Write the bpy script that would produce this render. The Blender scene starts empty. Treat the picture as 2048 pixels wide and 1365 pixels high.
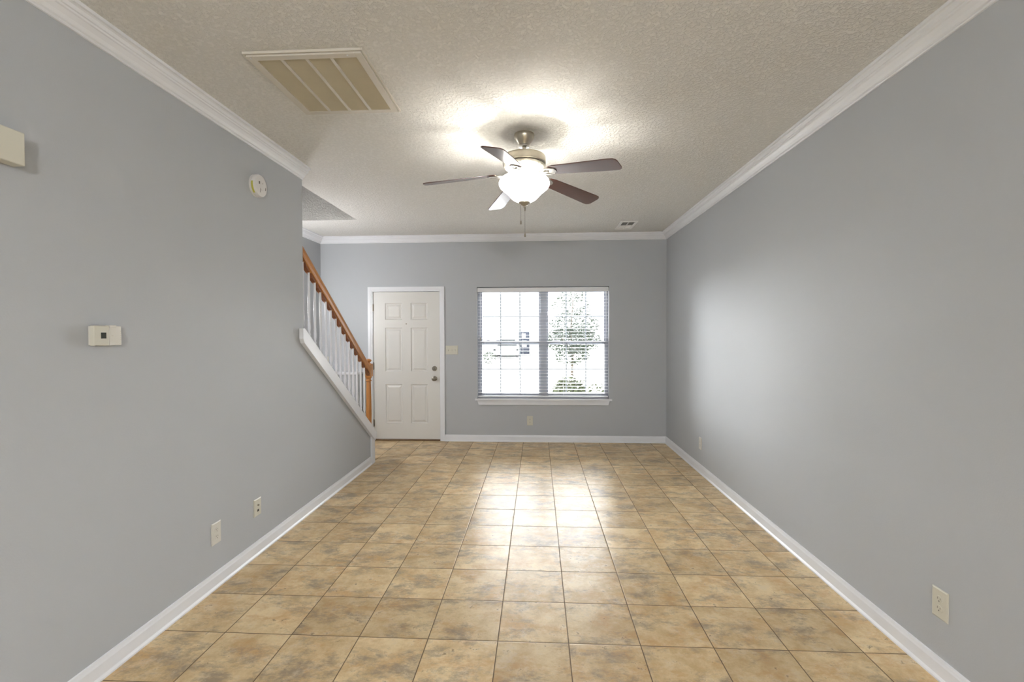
import bpy, bmesh, math, random
from mathutils import Vector, Matrix
PI = math.pi
scene = bpy.context.scene
C = scene.collection

# ------------------------------------------------------------------ camera
CAM_H = 1.4505
yaw, pitch, roll, FPX = 0.0536, 0.0178, 0.0031, 946.2
cd = bpy.data.cameras.new('camera')
cam = bpy.data.objects.new('camera', cd); C.objects.link(cam)
cam.location = (0, 0, CAM_H)
cam.rotation_mode = 'QUATERNION'
q = Matrix.Rotation(yaw, 4, 'Z') @ Matrix.Rotation(PI/2 - pitch, 4, 'X') @ Matrix.Rotation(-roll, 4, 'Z')
cam.rotation_quaternion = q.to_quaternion()
cd.sensor_fit = 'HORIZONTAL'; cd.sensor_width = 36
cd.lens = 36 * FPX / 2048
cd.clip_start = 0.02; cd.clip_end = 300
scene.camera = cam

# ------------------------------------------------------------------ colour management and world
scene.view_settings.view_transform = 'Standard'
scene.view_settings.look = 'None'
scene.view_settings.gamma = 1
scene.view_settings.exposure = 1.3
scene.view_settings.use_curve_mapping = False
world = bpy.data.worlds.new('world'); scene.world = world; world.use_nodes = True
bg = world.node_tree.nodes['Background']
bg.inputs['Color'].default_value = (0.93, 0.97, 1.0, 1)
bg.inputs['Strength'].default_value = 0.85

sl = bpy.data.lights.new('sun', 'SUN'); sl.energy = 25; sl.angle = math.radians(90); sl.color = (0.97, 0.98, 1.0)
so = bpy.data.objects.new('sun', sl); C.objects.link(so); so.location = (-8, 16, 6)
so.rotation_euler = Vector((0.18, -1.0, -0.70)).to_track_quat('-Z', 'Y').to_euler()     # wide hazy sun low over the street, in through the front window

# ------------------------------------------------------------------ room measures (metres)
XL, XR, YB, H = -1.841, 1.677, 6.255, 2.74
YC, YE = 3.637, 5.186          # end of full-height left wall, end of sloped stair wall
XA = -2.92                     # far wall of the stair alcove
XI = -1.975                    # inner face of the left wall
YREAR = -3.0
T = 0.3315

def portal(loc, rot, sx, sy):
    l = bpy.data.lights.new('window_portal', 'AREA'); l.shape = 'RECTANGLE'; l.size = sx; l.size_y = sy
    l.cycles.is_portal = True
    o = bpy.data.objects.new('window_portal', l); C.objects.link(o); o.location = loc; o.rotation_euler = rot
    return o
portal((0.07, YB+0.17, 1.31), (-PI/2, 0, 0), 1.72, 1.48)
portal((0.15, YREAR-0.13, 1.06), (PI/2, 0, 0), 2.7, 2.1)

def lamp(name, loc, watts, radius, col):
    l = bpy.data.lights.new(name, 'POINT'); l.energy = watts; l.shadow_soft_size = radius; l.color = col
    o = bpy.data.objects.new(name, l); C.objects.link(o); o.location = loc
    return o
# unseen fill lamp added behind the camera (its dome is built below)
REAR_FILL = (0.45, -2.5, 2.12)
# fan bulbs
FAN = (-0.083, 3.10)
for k in range(3):
    a = k*2*PI/3 + 0.5
    lamp('fan_bulb', (FAN[0]+0.04*math.cos(a), FAN[1]+0.04*math.sin(a), 2.398), 4.6, 0.018, (1.0, 0.965, 0.90))

STAIR_FILL = (-2.80, 4.88, 1.72)  # unseen lamp added to brighten the foyer end

# ------------------------------------------------------------------ material helpers
MATS = {}
def mat(name, col, rough=0.5, metal=0.0, coat=0.0, spec=0.5, noise=0.0, nscale=30, bump=0.0, bscale=200):
    if name in MATS: return MATS[name]
    m = bpy.data.materials.new(name); m.use_nodes = True; nt = m.node_tree
    b = nt.nodes['Principled BSDF']
    b.inputs['Base Color'].default_value = (*col, 1); b.inputs['Roughness'].default_value = rough
    b.inputs['Metallic'].default_value = metal; b.inputs['Coat Weight'].default_value = coat
    b.inputs['Specular IOR Level'].default_value = spec
    if noise or bump:
        tc = nt.nodes.new('ShaderNodeTexCoord')
    if noise:
        n = nt.nodes.new('ShaderNodeTexNoise'); n.inputs['Scale'].default_value = nscale; n.inputs['Detail'].default_value = 4
        nt.links.new(tc.outputs['Object'], n.inputs['Vector'])
        r = nt.nodes.new('ShaderNodeMix'); r.data_type = 'RGBA'
        r.inputs[6].default_value = (*[c*(1-noise) for c in col], 1)
        r.inputs[7].default_value = (*[min(1, c*(1+noise)) for c in col], 1)
        nt.links.new(n.outputs['Fac'], r.inputs[0]); nt.links.new(r.outputs[2], b.inputs['Base Color'])
    if bump:
        n2 = nt.nodes.new('ShaderNodeTexNoise'); n2.inputs['Scale'].default_value = bscale; n2.inputs['Detail'].default_value = 3
        nt.links.new(tc.outputs['Object'], n2.inputs['Vector'])
        bp = nt.nodes.new('ShaderNodeBump'); bp.inputs['Strength'].default_value = bump; bp.inputs['Distance'].default_value = 0.003
        nt.links.new(n2.outputs['Fac'], bp.inputs['Height']); nt.links.new(bp.outputs['Normal'], b.inputs['Normal'])
    MATS[name] = m
    return m

M_WALL = mat('wall_paint', (0.468, 0.486, 0.508), 0.55, spec=0.3, noise=0.015, nscale=2, bump=0.12, bscale=160)
M_TRIM = mat('trim_paint', (0.79, 0.80, 0.83), 0.35, noise=0.02, nscale=8)
M_DOOR = mat('door_paint', (0.70, 0.69, 0.655), 0.4, noise=0.015, nscale=4)
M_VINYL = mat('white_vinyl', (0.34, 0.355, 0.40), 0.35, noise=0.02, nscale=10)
M_BLIND = mat('blind_white', (0.76, 0.76, 0.77), 0.4, noise=0.01, nscale=20)
M_PLATE = mat('ivory_plastic', (0.68, 0.66, 0.60), 0.35, noise=0.01)
M_PLATEY = mat('almond_plastic', (0.63, 0.61, 0.52), 0.35, noise=0.01)
M_DARK = mat('dark_slot', (0.05, 0.045, 0.04), 0.6, noise=0.1)
M_SLOT = mat('socket_slot', (0.16, 0.14, 0.12), 0.6, noise=0.1)
M_NICKEL = mat('brushed_nickel', (0.47, 0.43, 0.35), 0.32, metal=0.9, noise=0.05, nscale=60)
M_BRIGHT = mat('polished_nickel', (0.50, 0.48, 0.44), 0.22, metal=0.85, noise=0.04, nscale=60)
M_PEWTER = mat('pewter_metal', (0.30, 0.27, 0.22), 0.3, metal=0.9, noise=0.1, nscale=80)
M_SMOKE = mat('detector_plastic', (0.70, 0.68, 0.66), 0.4, noise=0.02)
M_VENT = mat('vent_enamel', (0.64, 0.60, 0.53), 0.45, noise=0.03, nscale=15)
M_LOUV = mat('vent_louver', (0.56, 0.50, 0.37), 0.6, noise=0.06, nscale=15)
M_FILTER = mat('dusty_filter', (0.40, 0.34, 0.23), 0.9, noise=0.15, nscale=60)
M_THRESH = mat('threshold_wood', (0.16, 0.09, 0.04), 0.5, noise=0.2, nscale=30)
M_YELLOW = mat('yellow_label', (0.50, 0.47, 0.08), 0.5, noise=0.05)
M_LCD = mat('lcd_glass', (0.05, 0.055, 0.045), 0.2, noise=0.05)

def wood(name, c1, c2, rough, scale=(3, 3, 40), coat=0.3):
    m = bpy.data.materials.new(name); m.use_nodes = True; nt = m.node_tree; b = nt.nodes['Principled BSDF']
    tc = nt.nodes.new('ShaderNodeTexCoord'); mp = nt.nodes.new('ShaderNodeMapping'); mp.inputs['Scale'].default_value = scale
    n = nt.nodes.new('ShaderNodeTexNoise'); n.inputs['Scale'].default_value = 3; n.inputs['Detail'].default_value = 6
    n.inputs['Distortion'].default_value = 0.6
    r = nt.nodes.new('ShaderNodeMix'); r.data_type = 'RGBA'
    r.inputs[6].default_value = (*c1, 1); r.inputs[7].default_value = (*c2, 1)
    nt.links.new(tc.outputs['Object'], mp.inputs['Vector']); nt.links.new(mp.outputs['Vector'], n.inputs['Vector'])
    nt.links.new(n.outputs['Fac'], r.inputs[0]); nt.links.new(r.outputs[2], b.inputs['Base Color'])
    b.inputs['Roughness'].default_value = rough; b.inputs['Coat Weight'].default_value = coat; b.inputs['Coat Roughness'].default_value = 0.15
    return m
M_OAK = wood('honey_oak', (0.58, 0.26, 0.065), (0.38, 0.145, 0.032), 0.35, (30, 3, 3))
M_OAKD = wood('honey_oak_fillet', (0.26, 0.085, 0.022), (0.17, 0.05, 0.014), 0.45, (30, 3, 3))
M_BLADE = wood('rosewood_blade', (0.10, 0.030, 0.018), (0.055, 0.018, 0.012), 0.30, (2, 25, 10), coat=0.5)
M_TREAD = wood('stair_tread', (0.32, 0.14, 0.05), (0.22, 0.09, 0.03), 0.4, (3, 30, 3))

def ceiling_mat():
    m = bpy.data.materials.new('knockdown_ceiling'); m.use_nodes = True; nt = m.node_tree; b = nt.nodes['Principled BSDF']
    b.inputs['Roughness'].default_value = 0.8; b.inputs['Specular IOR Level'].default_value = 0.2
    tc = nt.nodes.new('ShaderNodeTexCoord')
    n = nt.nodes.new('ShaderNodeTexNoise'); n.inputs['Scale'].default_value = 55; n.inputs['Detail'].default_value = 5; n.inputs['Roughness'].default_value = 0.6
    nt.links.new(tc.outputs['Object'], n.inputs['Vector'])
    cr = nt.nodes.new('ShaderNodeValToRGB'); cr.color_ramp.elements[0].position = 0.45; cr.color_ramp.elements[1].position = 0.57
    nt.links.new(n.outputs['Fac'], cr.inputs['Fac'])
    bp = nt.nodes.new('ShaderNodeBump'); bp.inputs['Strength'].default_value = 0.8; bp.inputs['Distance'].default_value = 0.004
    nt.links.new(cr.outputs['Color'], bp.inputs['Height']); nt.links.new(bp.outputs['Normal'], b.inputs['Normal'])
    mx = nt.nodes.new('ShaderNodeMix'); mx.data_type = 'RGBA'
    mx.inputs[6].default_value = (0.735, 0.722, 0.685, 1); mx.inputs[7].default_value = (0.785, 0.772, 0.735, 1)
    nt.links.new(cr.outputs['Color'], mx.inputs[0]); nt.links.new(mx.outputs[2], b.inputs['Base Color'])
    return m
M_CEIL = ceiling_mat()

def tile_mat():
    m = bpy.data.materials.new('ceramic_tile'); m.use_nodes = True; nt = m.node_tree; L = nt.links.new
    b = nt.nodes['Principled BSDF']
    N = lambda t: nt.nodes.new(t)
    def vm(op, a, bb=None):
        n = N('ShaderNodeVectorMath'); n.operation = op
        L(a, n.inputs[0])
        if bb is not None:
            if isinstance(bb, tuple): n.inputs[1].default_value = bb
            else: L(bb, n.inputs[1])
        return n.outputs[0]
    def mt(op, a, bb=None, clamp=False):
        n = N('ShaderNodeMath'); n.operation = op; n.use_clamp = clamp
        for i, s in enumerate((a, bb)):
            if s is None: continue
            if isinstance(s, (int, float)): n.inputs[i].default_value = s
            else: L(s, n.inputs[i])
        return n.outputs[0]
    geo = N('ShaderNodeNewGeometry')
    p = vm('SUBTRACT', geo.outputs['Position'], (0.1426, 2.1906, 0))
    g = vm('MULTIPLY', p, (1/T, 1/T, 0))
    fl = vm('FLOOR', g); fr = vm('FRACTION', g)
    wn = N('ShaderNodeTexWhiteNoise'); wn.noise_dimensions = '3D'; L(vm('ADD', fl, (17.3, 4.1, 2.7)), wn.inputs['Vector'])
    rnd = wn.outputs['Color']; rv = wn.outputs['Value']
    pv = vm('ADD', p, vm('MULTIPLY', rnd, (40, 40, 40)))
    def noise(scale, detail, rough, dist=0.0, vec=pv, sc=None):
        v = vec
        if sc: v = vm('MULTIPLY', vec, sc)
        n = N('ShaderNodeTexNoise'); n.inputs['Scale'].default_value = scale; n.inputs['Detail'].default_value = detail
        n.inputs['Roughness'].default_value = rough; n.inputs['Distortion'].default_value = dist
        L(v, n.inputs['Vector']); return n.outputs['Fac']
    def ramp(f, p0, p1, c0=(0, 0, 0, 1), c1=(1, 1, 1, 1)):
        r = N('ShaderNodeValToRGB'); r.color_ramp.elements[0].position = p0; r.color_ramp.elements[1].position = p1
        r.color_ramp.elements[0].color = c0; r.color_ramp.elements[1].color = c1
        L(f, r.inputs['Fac']); return r.outputs['Color']
    def mix(f, a, c, fac=1.0):
        n = N('ShaderNodeMix'); n.data_type = 'RGBA'
        L(mt('MULTIPLY', f, fac) if fac != 1.0 else f, n.inputs[0])
        for i, s in ((6, a), (7, c)):
            if isinstance(s, tuple): n.inputs[i].default_value = s
            else: L(s, n.inputs[i])
        return n.outputs[2]
    base = mix(ramp(noise(6.0, 8, 0.72, 0.1), 0.38, 0.60), (0.57, 0.41, 0.22, 1), (0.78, 0.62, 0.38, 1))
    base = mix(ramp(noise(7.5, 9, 0.76, 0.15, sc=(0.8, 1.25, 1)), 0.49, 0.62), base, (0.57, 0.34, 0.15, 1), 0.62)    # rust clouds
    base = mix(ramp(noise(4.8, 10, 0.78, 0.15, sc=(0.8, 1.3, 1)), 0.50, 0.62), base, (0.32, 0.26, 0.19, 1), 0.85)    # grey clouds
    base = mix(ramp(noise(12, 8, 0.75, 0.1), 0.54, 0.64), base, (0.68, 0.57, 0.42, 1), 0.5)                           # pale patches
    base = mix(ramp(noise(24, 5, 0.7, 0.2), 0.63, 0.70), base, (0.20, 0.13, 0.07, 1), 0.7)                            # specks
    # value shift per tile
    tone = ramp(rv, 0.0, 1.0, (0.84, 0.83, 0.82, 1), (1.08, 1.08, 1.08, 1))
    mm = N('ShaderNodeMix'); mm.data_type = 'RGBA'; mm.blend_type = 'MULTIPLY'; mm.inputs[0].default_value = 1.0
    L(base, mm.inputs[6]); L(tone, mm.inputs[7]); base = mm.outputs[2]
    # grout mask
    sx = N('ShaderNodeSeparateXYZ'); L(fr, sx.inputs[0])
    def edge(c):
        d = mt('MINIMUM', c, mt('SUBTRACT', 1.0, c)); return d
    d = mt('MINIMUM', edge(sx.outputs[0]), edge(sx.outputs[1]))
    gm = ramp(d, 0.0055, 0.0085, (1, 1, 1, 1), (0, 0, 0, 1))
    col = mix(gm, base, (0.15, 0.105, 0.065, 1))
    L(col, b.inputs['Base Color'])
    ro = N('ShaderNodeMix'); ro.data_type = 'FLOAT'; ro.inputs[2].default_value = 0.33; ro.inputs[3].default_value = 0.8
    L(gm, ro.inputs[0])
    L(ro.outputs[0], b.inputs['Roughness'])
    b.inputs['Specular IOR Level'].default_value = 0.15
    hgt = ramp(d, 0.004, 0.018)
    n2 = noise(9, 3, 0.5, 0.0)
    hh = mt('ADD', mt('MULTIPLY', hgt, 1.0), mt('MULTIPLY', n2, 0.25))
    bp = N('ShaderNodeBump'); bp.inputs['Strength'].default_value = 0.35; bp.inputs['Distance'].default_value = 0.002
    L(hh, bp.inputs['Height']); L(bp.outputs['Normal'], b.inputs['Normal'])
    return m
M_TILE = tile_mat()

def glass_mat():
    m = bpy.data.materials.new('window_glass'); m.use_nodes = True; nt = m.node_tree
    nt.nodes.remove(nt.nodes['Principled BSDF']); out = nt.nodes['Material Output']
    t = nt.nodes.new('ShaderNodeBsdfTransparent'); t.inputs['Color'].default_value = (0.95, 0.96, 0.96, 1)
    g = nt.nodes.new('ShaderNodeBsdfGlossy'); g.inputs['Roughness'].default_value = 0.02
    fr = nt.nodes.new('ShaderNodeFresnel'); fr.inputs['IOR'].default_value = 1.45
    mx = nt.nodes.new('ShaderNodeMixShader')
    nt.links.new(fr.outputs[0], mx.inputs[0]); nt.links.new(t.outputs[0], mx.inputs[1]); nt.links.new(g.outputs[0], mx.inputs[2])
    nt.links.new(mx.outputs[0], out.inputs['Surface'])
    return m
M_GLASS = glass_mat()
def glow_mat(name, col, emit, strength):
    m = mat(name, col, 0.35, noise=0.01)
    b = m.node_tree.nodes['Principled BSDF']
    b.inputs['Emission Color'].default_value = (*emit, 1); b.inputs['Emission Strength'].default_value = strength
    return m
M_BOWL = glow_mat('lit_frosted_glass', (0.85, 0.85, 0.82), (1.0, 0.96, 0.90), 2.4)
M_REARGLOW = glow_mat('rear_fill_glow', (0.85, 0.85, 0.82), (0.99, 0.99, 1.0), 142.0)
M_STAIRGLOW = glow_mat('stair_fill_glow', (0.85, 0.85, 0.82), (0.99, 0.99, 1.0), 64.0)
def globe(bm, r, cx, cy, cz, n=14):
    lathe(bm, [(max(0.004, r*math.sin(PI*i/n)), cz - r*math.cos(PI*i/n)) for i in range(n+1)], cx, cy, 28)

# ------------------------------------------------------------------ mesh helpers
def box(bm, x0, x1, y0, y1, z0, z1, mtx=None):
    vs = [bm.verts.new(Vector((x, y, z)) if mtx is None else mtx @ Vector((x, y, z)))
          for x in (x0, x1) for y in (y0, y1) for z in (z0, z1)]
    for f in ((0, 1, 3, 2), (4, 6, 7, 5), (0, 4, 5, 1), (2, 3, 7, 6), (0, 2, 6, 4), (1, 5, 7, 3)):
        bm.faces.new([vs[i] for i in f])
def prism(bm, pts, vec):
    a = [bm.verts.new(Vector(p)) for p in pts]; b = [bm.verts.new(Vector(p) + Vector(vec)) for p in pts]
    n = len(a)
    bm.faces.new(a); bm.faces.new(b[::-1])
    for i in range(n): bm.faces.new([a[i], b[i], b[(i+1) % n], a[(i+1) % n]])
def lathe(bm, prof, cx=0, cy=0, seg=32, mtx=None, closed=True):
    rings = []
    for r, z in prof:
        ring = []
        for i in range(seg):
            a = 2*PI*i/seg; v = Vector((cx + r*math.cos(a), cy + r*math.sin(a), z))
            ring.append(bm.verts.new(v if mtx is None else mtx @ v))
        rings.append(ring)
    for a, b in zip(rings, rings[1:]):
        for i in range(seg): bm.faces.new([a[i], a[(i+1) % seg], b[(i+1) % seg], b[i]])
    if closed:
        bm.faces.new(rings[0][::-1]); bm.faces.new(rings[-1])
def tube(bm, pts, r, seg=10):
    pts = [Vector(p) for p in pts]; rings = []
    rr = r if isinstance(r, (list, tuple)) else [r]*len(pts)
    for i, p in enumerate(pts):
        d = (pts[min(i+1, len(pts)-1)] - pts[max(i-1, 0)]).normalized()
        up = Vector((0, 0, 1)) if abs(d.z) < 0.9 else Vector((1, 0, 0))
        s = d.cross(up).normalized(); u = s.cross(d)
        rings.append([bm.verts.new(p + (s*math.cos(2*PI*k/seg) + u*math.sin(2*PI*k/seg))*rr[i]) for k in range(seg)])
    for a, b in zip(rings, rings[1:]):
        for k in range(seg): bm.faces.new([a[k], a[(k+1) % seg], b[(k+1) % seg], b[k]])
    bm.faces.new(rings[0][::-1]); bm.faces.new(rings[-1])
def obj(name, bm, m, parent=None, smooth=False, bevel=0.0):
    bmesh.ops.recalc_face_normals(bm, faces=bm.faces[:])
    me = bpy.data.meshes.new(name); bm.to_mesh(me); bm.free()
    if smooth:
        for p in me.polygons: p.use_smooth = True
    me.materials.append(m)
    o = bpy.data.objects.new(name, me); C.objects.link(o)
    if parent: o.parent = parent
    if bevel:
        b = o.modifiers.new('bevel', 'BEVEL'); b.width = bevel; b.segments = 2; b.limit_method = 'ANGLE'; b.angle_limit = 0.6
    if smooth:
        try:
            me.set_sharp_from_angle(angle=math.radians(35))
        except Exception: pass
    return o
def struct(name, bm, m, **k):
    o = obj(name, bm, m, **k); o['kind'] = 'structure'; return o
def thing(name, label, cat, loc=(0, 0, 0), rotz=0, group=None):
    o = bpy.data.objects.new(name, None); C.objects.link(o); o.location = loc; o.rotation_euler = (0, 0, rotz)
    o.empty_display_size = 0.1
    o['label'] = label; o['category'] = cat
    if group: o['group'] = group
    return o
def tag(o, label, cat, group=None, kind=None):
    o['label'] = label; o['category'] = cat
    if group: o['group'] = group
    if kind: o['kind'] = kind
B = bmesh.new

# ------------------------------------------------------------------ floor, walls, ceiling
b = B(); box(b, XA-0.12, XR+0.12, YREAR-0.12, YB+0.15, -0.10, 0.0); struct('floor', b, M_TILE)

SWX, SWY0, SWY1 = -2.05, 1.20, 5.305     # stairwell opening
b = B()
box(b, SWX, XR+0.12, YREAR-0.12, YB+0.15, H, H+0.25)
box(b, XA-0.12, SWX, SWY1, YB+0.15, H, H+0.25)
box(b, XA-0.12, SWX, YREAR-0.12, SWY0, H, H+0.25)
struct('ceiling', b, M_CEIL)
b = B()
box(b, SWX, SWX+0.10, SWY0-0.1, SWY1+0.1, H+0.25, 5.0)
box(b, XA-0.12, SWX, SWY1, SWY1+0.1, H+0.25, 5.0)
box(b, XA-0.12, SWX, SWY0-0.1, SWY0, H+0.25, 5.0)
struct('wall_stairwell', b, M_CEIL)
b = B(); box(b, XA-0.12, SWX+0.1, SWY0-0.1, SWY1+0.1, 5.0, 5.1); struct('ceiling_upstairs', b, M_CEIL)

b = B(); box(b, XR, XR+0.12, YREAR-0.12, YB+0.15, 0, H); struct('wall_right', b, M_WALL)
b = B(); box(b, XI, XL, YREAR, YC, 0, H); struct('wall_left', b, M_WALL)
b = B(); box(b, XA-0.12, XA, YREAR-0.12, YB+0.15, 0, H); box(b, XA-0.12, XA, SWY0-0.1, SWY1+0.1, H, 5.0)
struct('wall_alcove', b, M_WALL)
# sloped stair wall below the balustrade
SL = 0.709
def captop(y): return 1.372 - SL*(y - 3.763)       # top edge of the cap
def wtop(y): return captop(y) - 0.03
b = B(); prism(b, [(XI, YC, 0), (XI, YE-0.01, 0), (XI, YE-0.01, wtop(YE-0.01)), (XI, YC, wtop(YC))], (XL-XI, 0, 0))
struct('wall_stair', b, M_WALL)
# back wall with window and door openings
WX0, WX1, WZ0, WZ1 = -0.800, 0.936, 0.572, 2.055
DX0, DX1, DZ1 = -2.226, -1.284, 2.022
b = B()
Y0, Y1 = YB, YB+0.15
box(b, XA, DX0, Y0, Y1, 0, H); box(b, DX0, DX1, Y0, Y1, DZ1, H); box(b, DX1, WX0, Y0, Y1, 0, H)
box(b, WX0, WX1, Y0, Y1, 0, WZ0); box(b, WX0, WX1, Y0, Y1, WZ1, H); box(b, WX1, XR, Y0, Y1, 0, H)
struct('wall_back', b, M_WALL)
# rear wall behind the camera, with a wide opening added to let in fill daylight
b = B(); Y0, Y1 = YREAR-0.12, YREAR
box(b, XA, -1.2, Y0, Y1, 0, H); box(b, -1.2, 1.5, Y0, Y1, 2.12, H); box(b, 1.5, XR, Y0, Y1, 0, H)
struct('wall_rear', b, M_WALL)
# low half wall in the foyer corner
b = B(); box(b, XA, -2.36, 6.10, YB, 0, 0.905); struct('wall_foyer', b, M_WALL)
b = B(); box(b, XA, -2.342, 6.075, YB, 0.905, 0.935); struct('trim_6', b, M_TRIM, bevel=0.004)

# crown moulding: profile in (out from wall, down from ceiling)
CP = [(0, 0.086), (0.009, 0.086), (0.012, 0.081), (0.011, 0.076), (0.018, 0.072), (0.026, 0.058), (0.040, 0.044), (0.046, 0.041), (0.048, 0.034), (0.054, 0.032), (0.058, 0.018), (0.064, 0.014), (0.074, 0.013), (0.076, 0.0), (0, 0)]
def crown(name, axis, wall, sgn, a0, a1):
    b = B()
    if axis == 'y':   # runs along Y, on wall x=wall, room towards sgn
        prism(b, [(wall + sgn*u, a0, H-d) for u, d in CP], (0, a1-a0, 0))
    else:
        prism(b, [(a0, wall + sgn*u, H-d) for u, d in CP], (a1-a0, 0, 0))
    return struct(name, b, M_TRIM)
crown('trim_1', 'y', XL, 1, YREAR, YC)
crown('trim_2', 'y', XR, -1, YREAR, YB)
crown('trim_3', 'x', YB, -1, XA, XR)
crown('trim_4', 'y', XA, 1, SWY1+0.0, YB)
# baseboards
BP = [(0, 0), (0.022, 0), (0.022, 0.008), (0.014, 0.018), (0.013, 0.066), (0.010, 0.074), (0.007, 0.086), (0, 0.088)]
def baseb(name, axis, wall, sgn, a0, a1):
    b = B()
    if axis == 'y': prism(b, [(wall + sgn*u, a0, z) for u, z in BP], (0, a1-a0, 0))
    else: prism(b, [(a0, wall + sgn*u, z) for u, z in BP], (a1-a0, 0, 0))
    return struct(name, b, M_TRIM)
baseb('baseboard_left', 'y', XL, 1, YREAR, YE-0.02)
baseb('baseboard_right', 'y', XR, -1, YREAR, YB)
baseb('baseboard_back', 'x', YB, -1, -1.236, XR)
# cap and end board of the stair wall
b = B()
ys0, ys1 = 3.565, 5.215
d = 0.118
prism(b, [(XL+0.001, ys0, captop(3.60)), (XL+0.001, ys0+0.03, captop(3.60)), (XL+0.001, ys1, captop(ys1)), (XL+0.001, ys1, captop(ys1)-0.04),
          (XL+0.001, ys1-0.04, captop(ys1-0.04)-d), (XL+0.001, ys0+0.02, captop(3.60)-d+0.004), (XL+0.001, ys0, captop(3.60)-0.078)], (0.034, 0, 0))
prism(b, [(XI-0.028, YC+0.001, captop(YC)), (XI-0.028, ys1, captop(ys1)), (XI-0.028, ys1, captop(ys1)-0.03), (XI-0.028, YC+0.001, captop(YC)-0.03)], (XL-XI+0.029, 0, 0))
# end board facing the foyer and the return on the room side
prism(b, [(XI-0.01, YE-0.01, 0), (XI-0.01, YE+0.012, 0), (XI-0.01, YE+0.012, captop(YE)-0.03), (XI-0.01, YE-0.01, captop(YE)-0.03)], (XL-XI+0.03, 0, 0))
prism(b, [(XL+0.001, YE-0.085, 0), (XL+0.001, YE-0.01, 0), (XL+0.001, YE-0.01, captop(YE)-0.04), (XL+0.001, YE-0.085, captop(YE-0.085)-d-0.001)], (0.019, 0, 0))
struct('trim_5', b, M_TRIM, bevel=0.002)

# ------------------------------------------------------------------ window_1 (twin single-hung vinyl window)
def empty_struct(name, loc=(0, 0, 0)):
    o = bpy.data.objects.new(name, None); C.objects.link(o); o.location = loc; o['kind'] = 'structure'; return o
win = empty_struct('window_1')
FY0, FY1 = YB+0.075, YB+0.140
b = B()
box(b, WX0, -0.764, FY0, FY1, WZ0, WZ1); box(b, 0.908, WX1, FY0, FY1, WZ0, WZ1)
box(b, -0.764, 0.908, FY0, FY1, WZ0, 0.612); box(b, -0.764, 0.908, FY0, FY1, 2.015, WZ1)
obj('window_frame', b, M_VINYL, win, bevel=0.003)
b = B(); box(b, 0.040, 0.122, FY0-0.004, FY1, 0.612, 2.015); obj('mullion', b, M_VINYL, win, bevel=0.003)
def sash(x0, x1, z0, z1, ya, yb, hz, bars):
    s = 0.022; b = B()
    box(b, x0, x0+s, ya, yb, z0, z1); box(b, x1-s, x1, ya, yb, z0, z1)
    box(b, x0+s, x1-s, ya, yb, z0, z0+0.036 if z0 > 1 else z0+0.024); box(b, x0+s, x1-s, ya, yb, z1-0.03 if z1 < 1.5 else z1-0.024, z1)
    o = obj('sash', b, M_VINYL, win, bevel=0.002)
    ym = (ya+yb)/2
    b = B()
    for xx in bars: box(b, xx-0.008, xx+0.008, ym+0.0055, ym+0.011, z0+s, z1-s)
    box(b, x0+s, x1-s, ym+0.006, ym+0.0105, hz-0.007, hz+0.007)
    obj('muntins', b, mat('muntin_grey', (0.20, 0.22, 0.24), 0.4, noise=0.02), o)
    b = B(); box(b, x0+s-0.004, x1-s+0.004, ym-0.001, ym+0.003, z0+0.02, z1-0.02); obj('glass_pane', b, M_GLASS, o)
for x0, x1, bars in ((-0.764, 0.040, (-0.494, -0.234)), (0.122, 0.908, (0.385, 0.646))):
    sash(x0, x1, 1.292, 2.015, FY0+0.036, FY0+0.060, 1.667, bars)
    sash(x0, x1, 0.612, 1.338, FY0+0.006, FY0+0.030, 0.960, bars)
b = B()
for xx in (-0.66, -0.53, 0.25, 0.75): box(b, xx-0.022, xx+0.022, FY0-0.004, FY0+0.028, 1.339, 1.352)
obj('sash_lock', b, M_VINYL, win, bevel=0.004)
# sill and apron
b = B(); box(b, -0.826, 0.972, YB-0.042, YB, 0.553, 0.575); box(b, WX0+0.001, WX1-0.001, YB, FY0-0.001, 0.573, 0.5755)
obj('window_sill', b, M_TRIM, win, bevel=0.004)
b = B(); prism(b, [(-0.800, YB-0.018, 0.552), (0.944, YB-0.018, 0.552), (0.928, YB-0.018, 0.492), (-0.782, YB-0.018, 0.492)], (0, 0.017, 0))
obj('window_apron', b, M_TRIM, win, bevel=0.003)

# venetian blind inside the recess
bl = thing('venetian_blind', 'white two-inch venetian blind with open slats hanging in the front window', 'window blind', (0.068, YB+0.036, WZ1-0.003))
bw = 0.862
b = B(); box(b, -bw, bw, -0.020, 0.024, -0.040, -0.004); obj('headrail', b, M_BLIND, bl, bevel=0.002)
b = B(); box(b, -bw-0.002, bw+0.002, -0.031, -0.022, -0.064, -0.011); obj('valance', b, M_BLIND, bl, bevel=0.003)
b = B(); box(b, 0.013-0.006, 0.013+0.030, -0.034, -0.024, -0.009, -0.001); obj('valance_clip', b, M_BLIND, bl, bevel=0.001)
b = B()
z = -0.085; ns = 0
while z > -1.42:
    n = 4
    for k in range(n):      # gently crowned slat cross-section
        u0 = -0.024 + 0.048*k/n; u1 = u0 + 0.048/n
        c = lambda u: 0.0016*(1-(u/0.024)**2)
        vs = [b.verts.new((x, u, z + c(u) + t)) for x in (-bw+0.003, bw-0.003) for u in (u0, u1) for t in (0, 0.0022)]
        for f in ((0, 1, 3, 2), (4, 6, 7, 5), (0, 4, 5, 1), (2, 3, 7, 6), (0, 2, 6, 4), (1, 5, 7, 3)): b.faces.new([vs[i] for i in f])
    z -= 0.0425; ns += 1
bmesh.ops.remove_doubles(b, verts=b.verts[:], dist=1e-5)
obj('slats', b, M_BLIND, bl)
b = B(); box(b, -bw+0.003, bw-0.003, -0.024, 0.024, -1.462, -1.444); obj('bottom_rail', b, M_BLIND, bl, bevel=0.004)
b = B()
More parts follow.
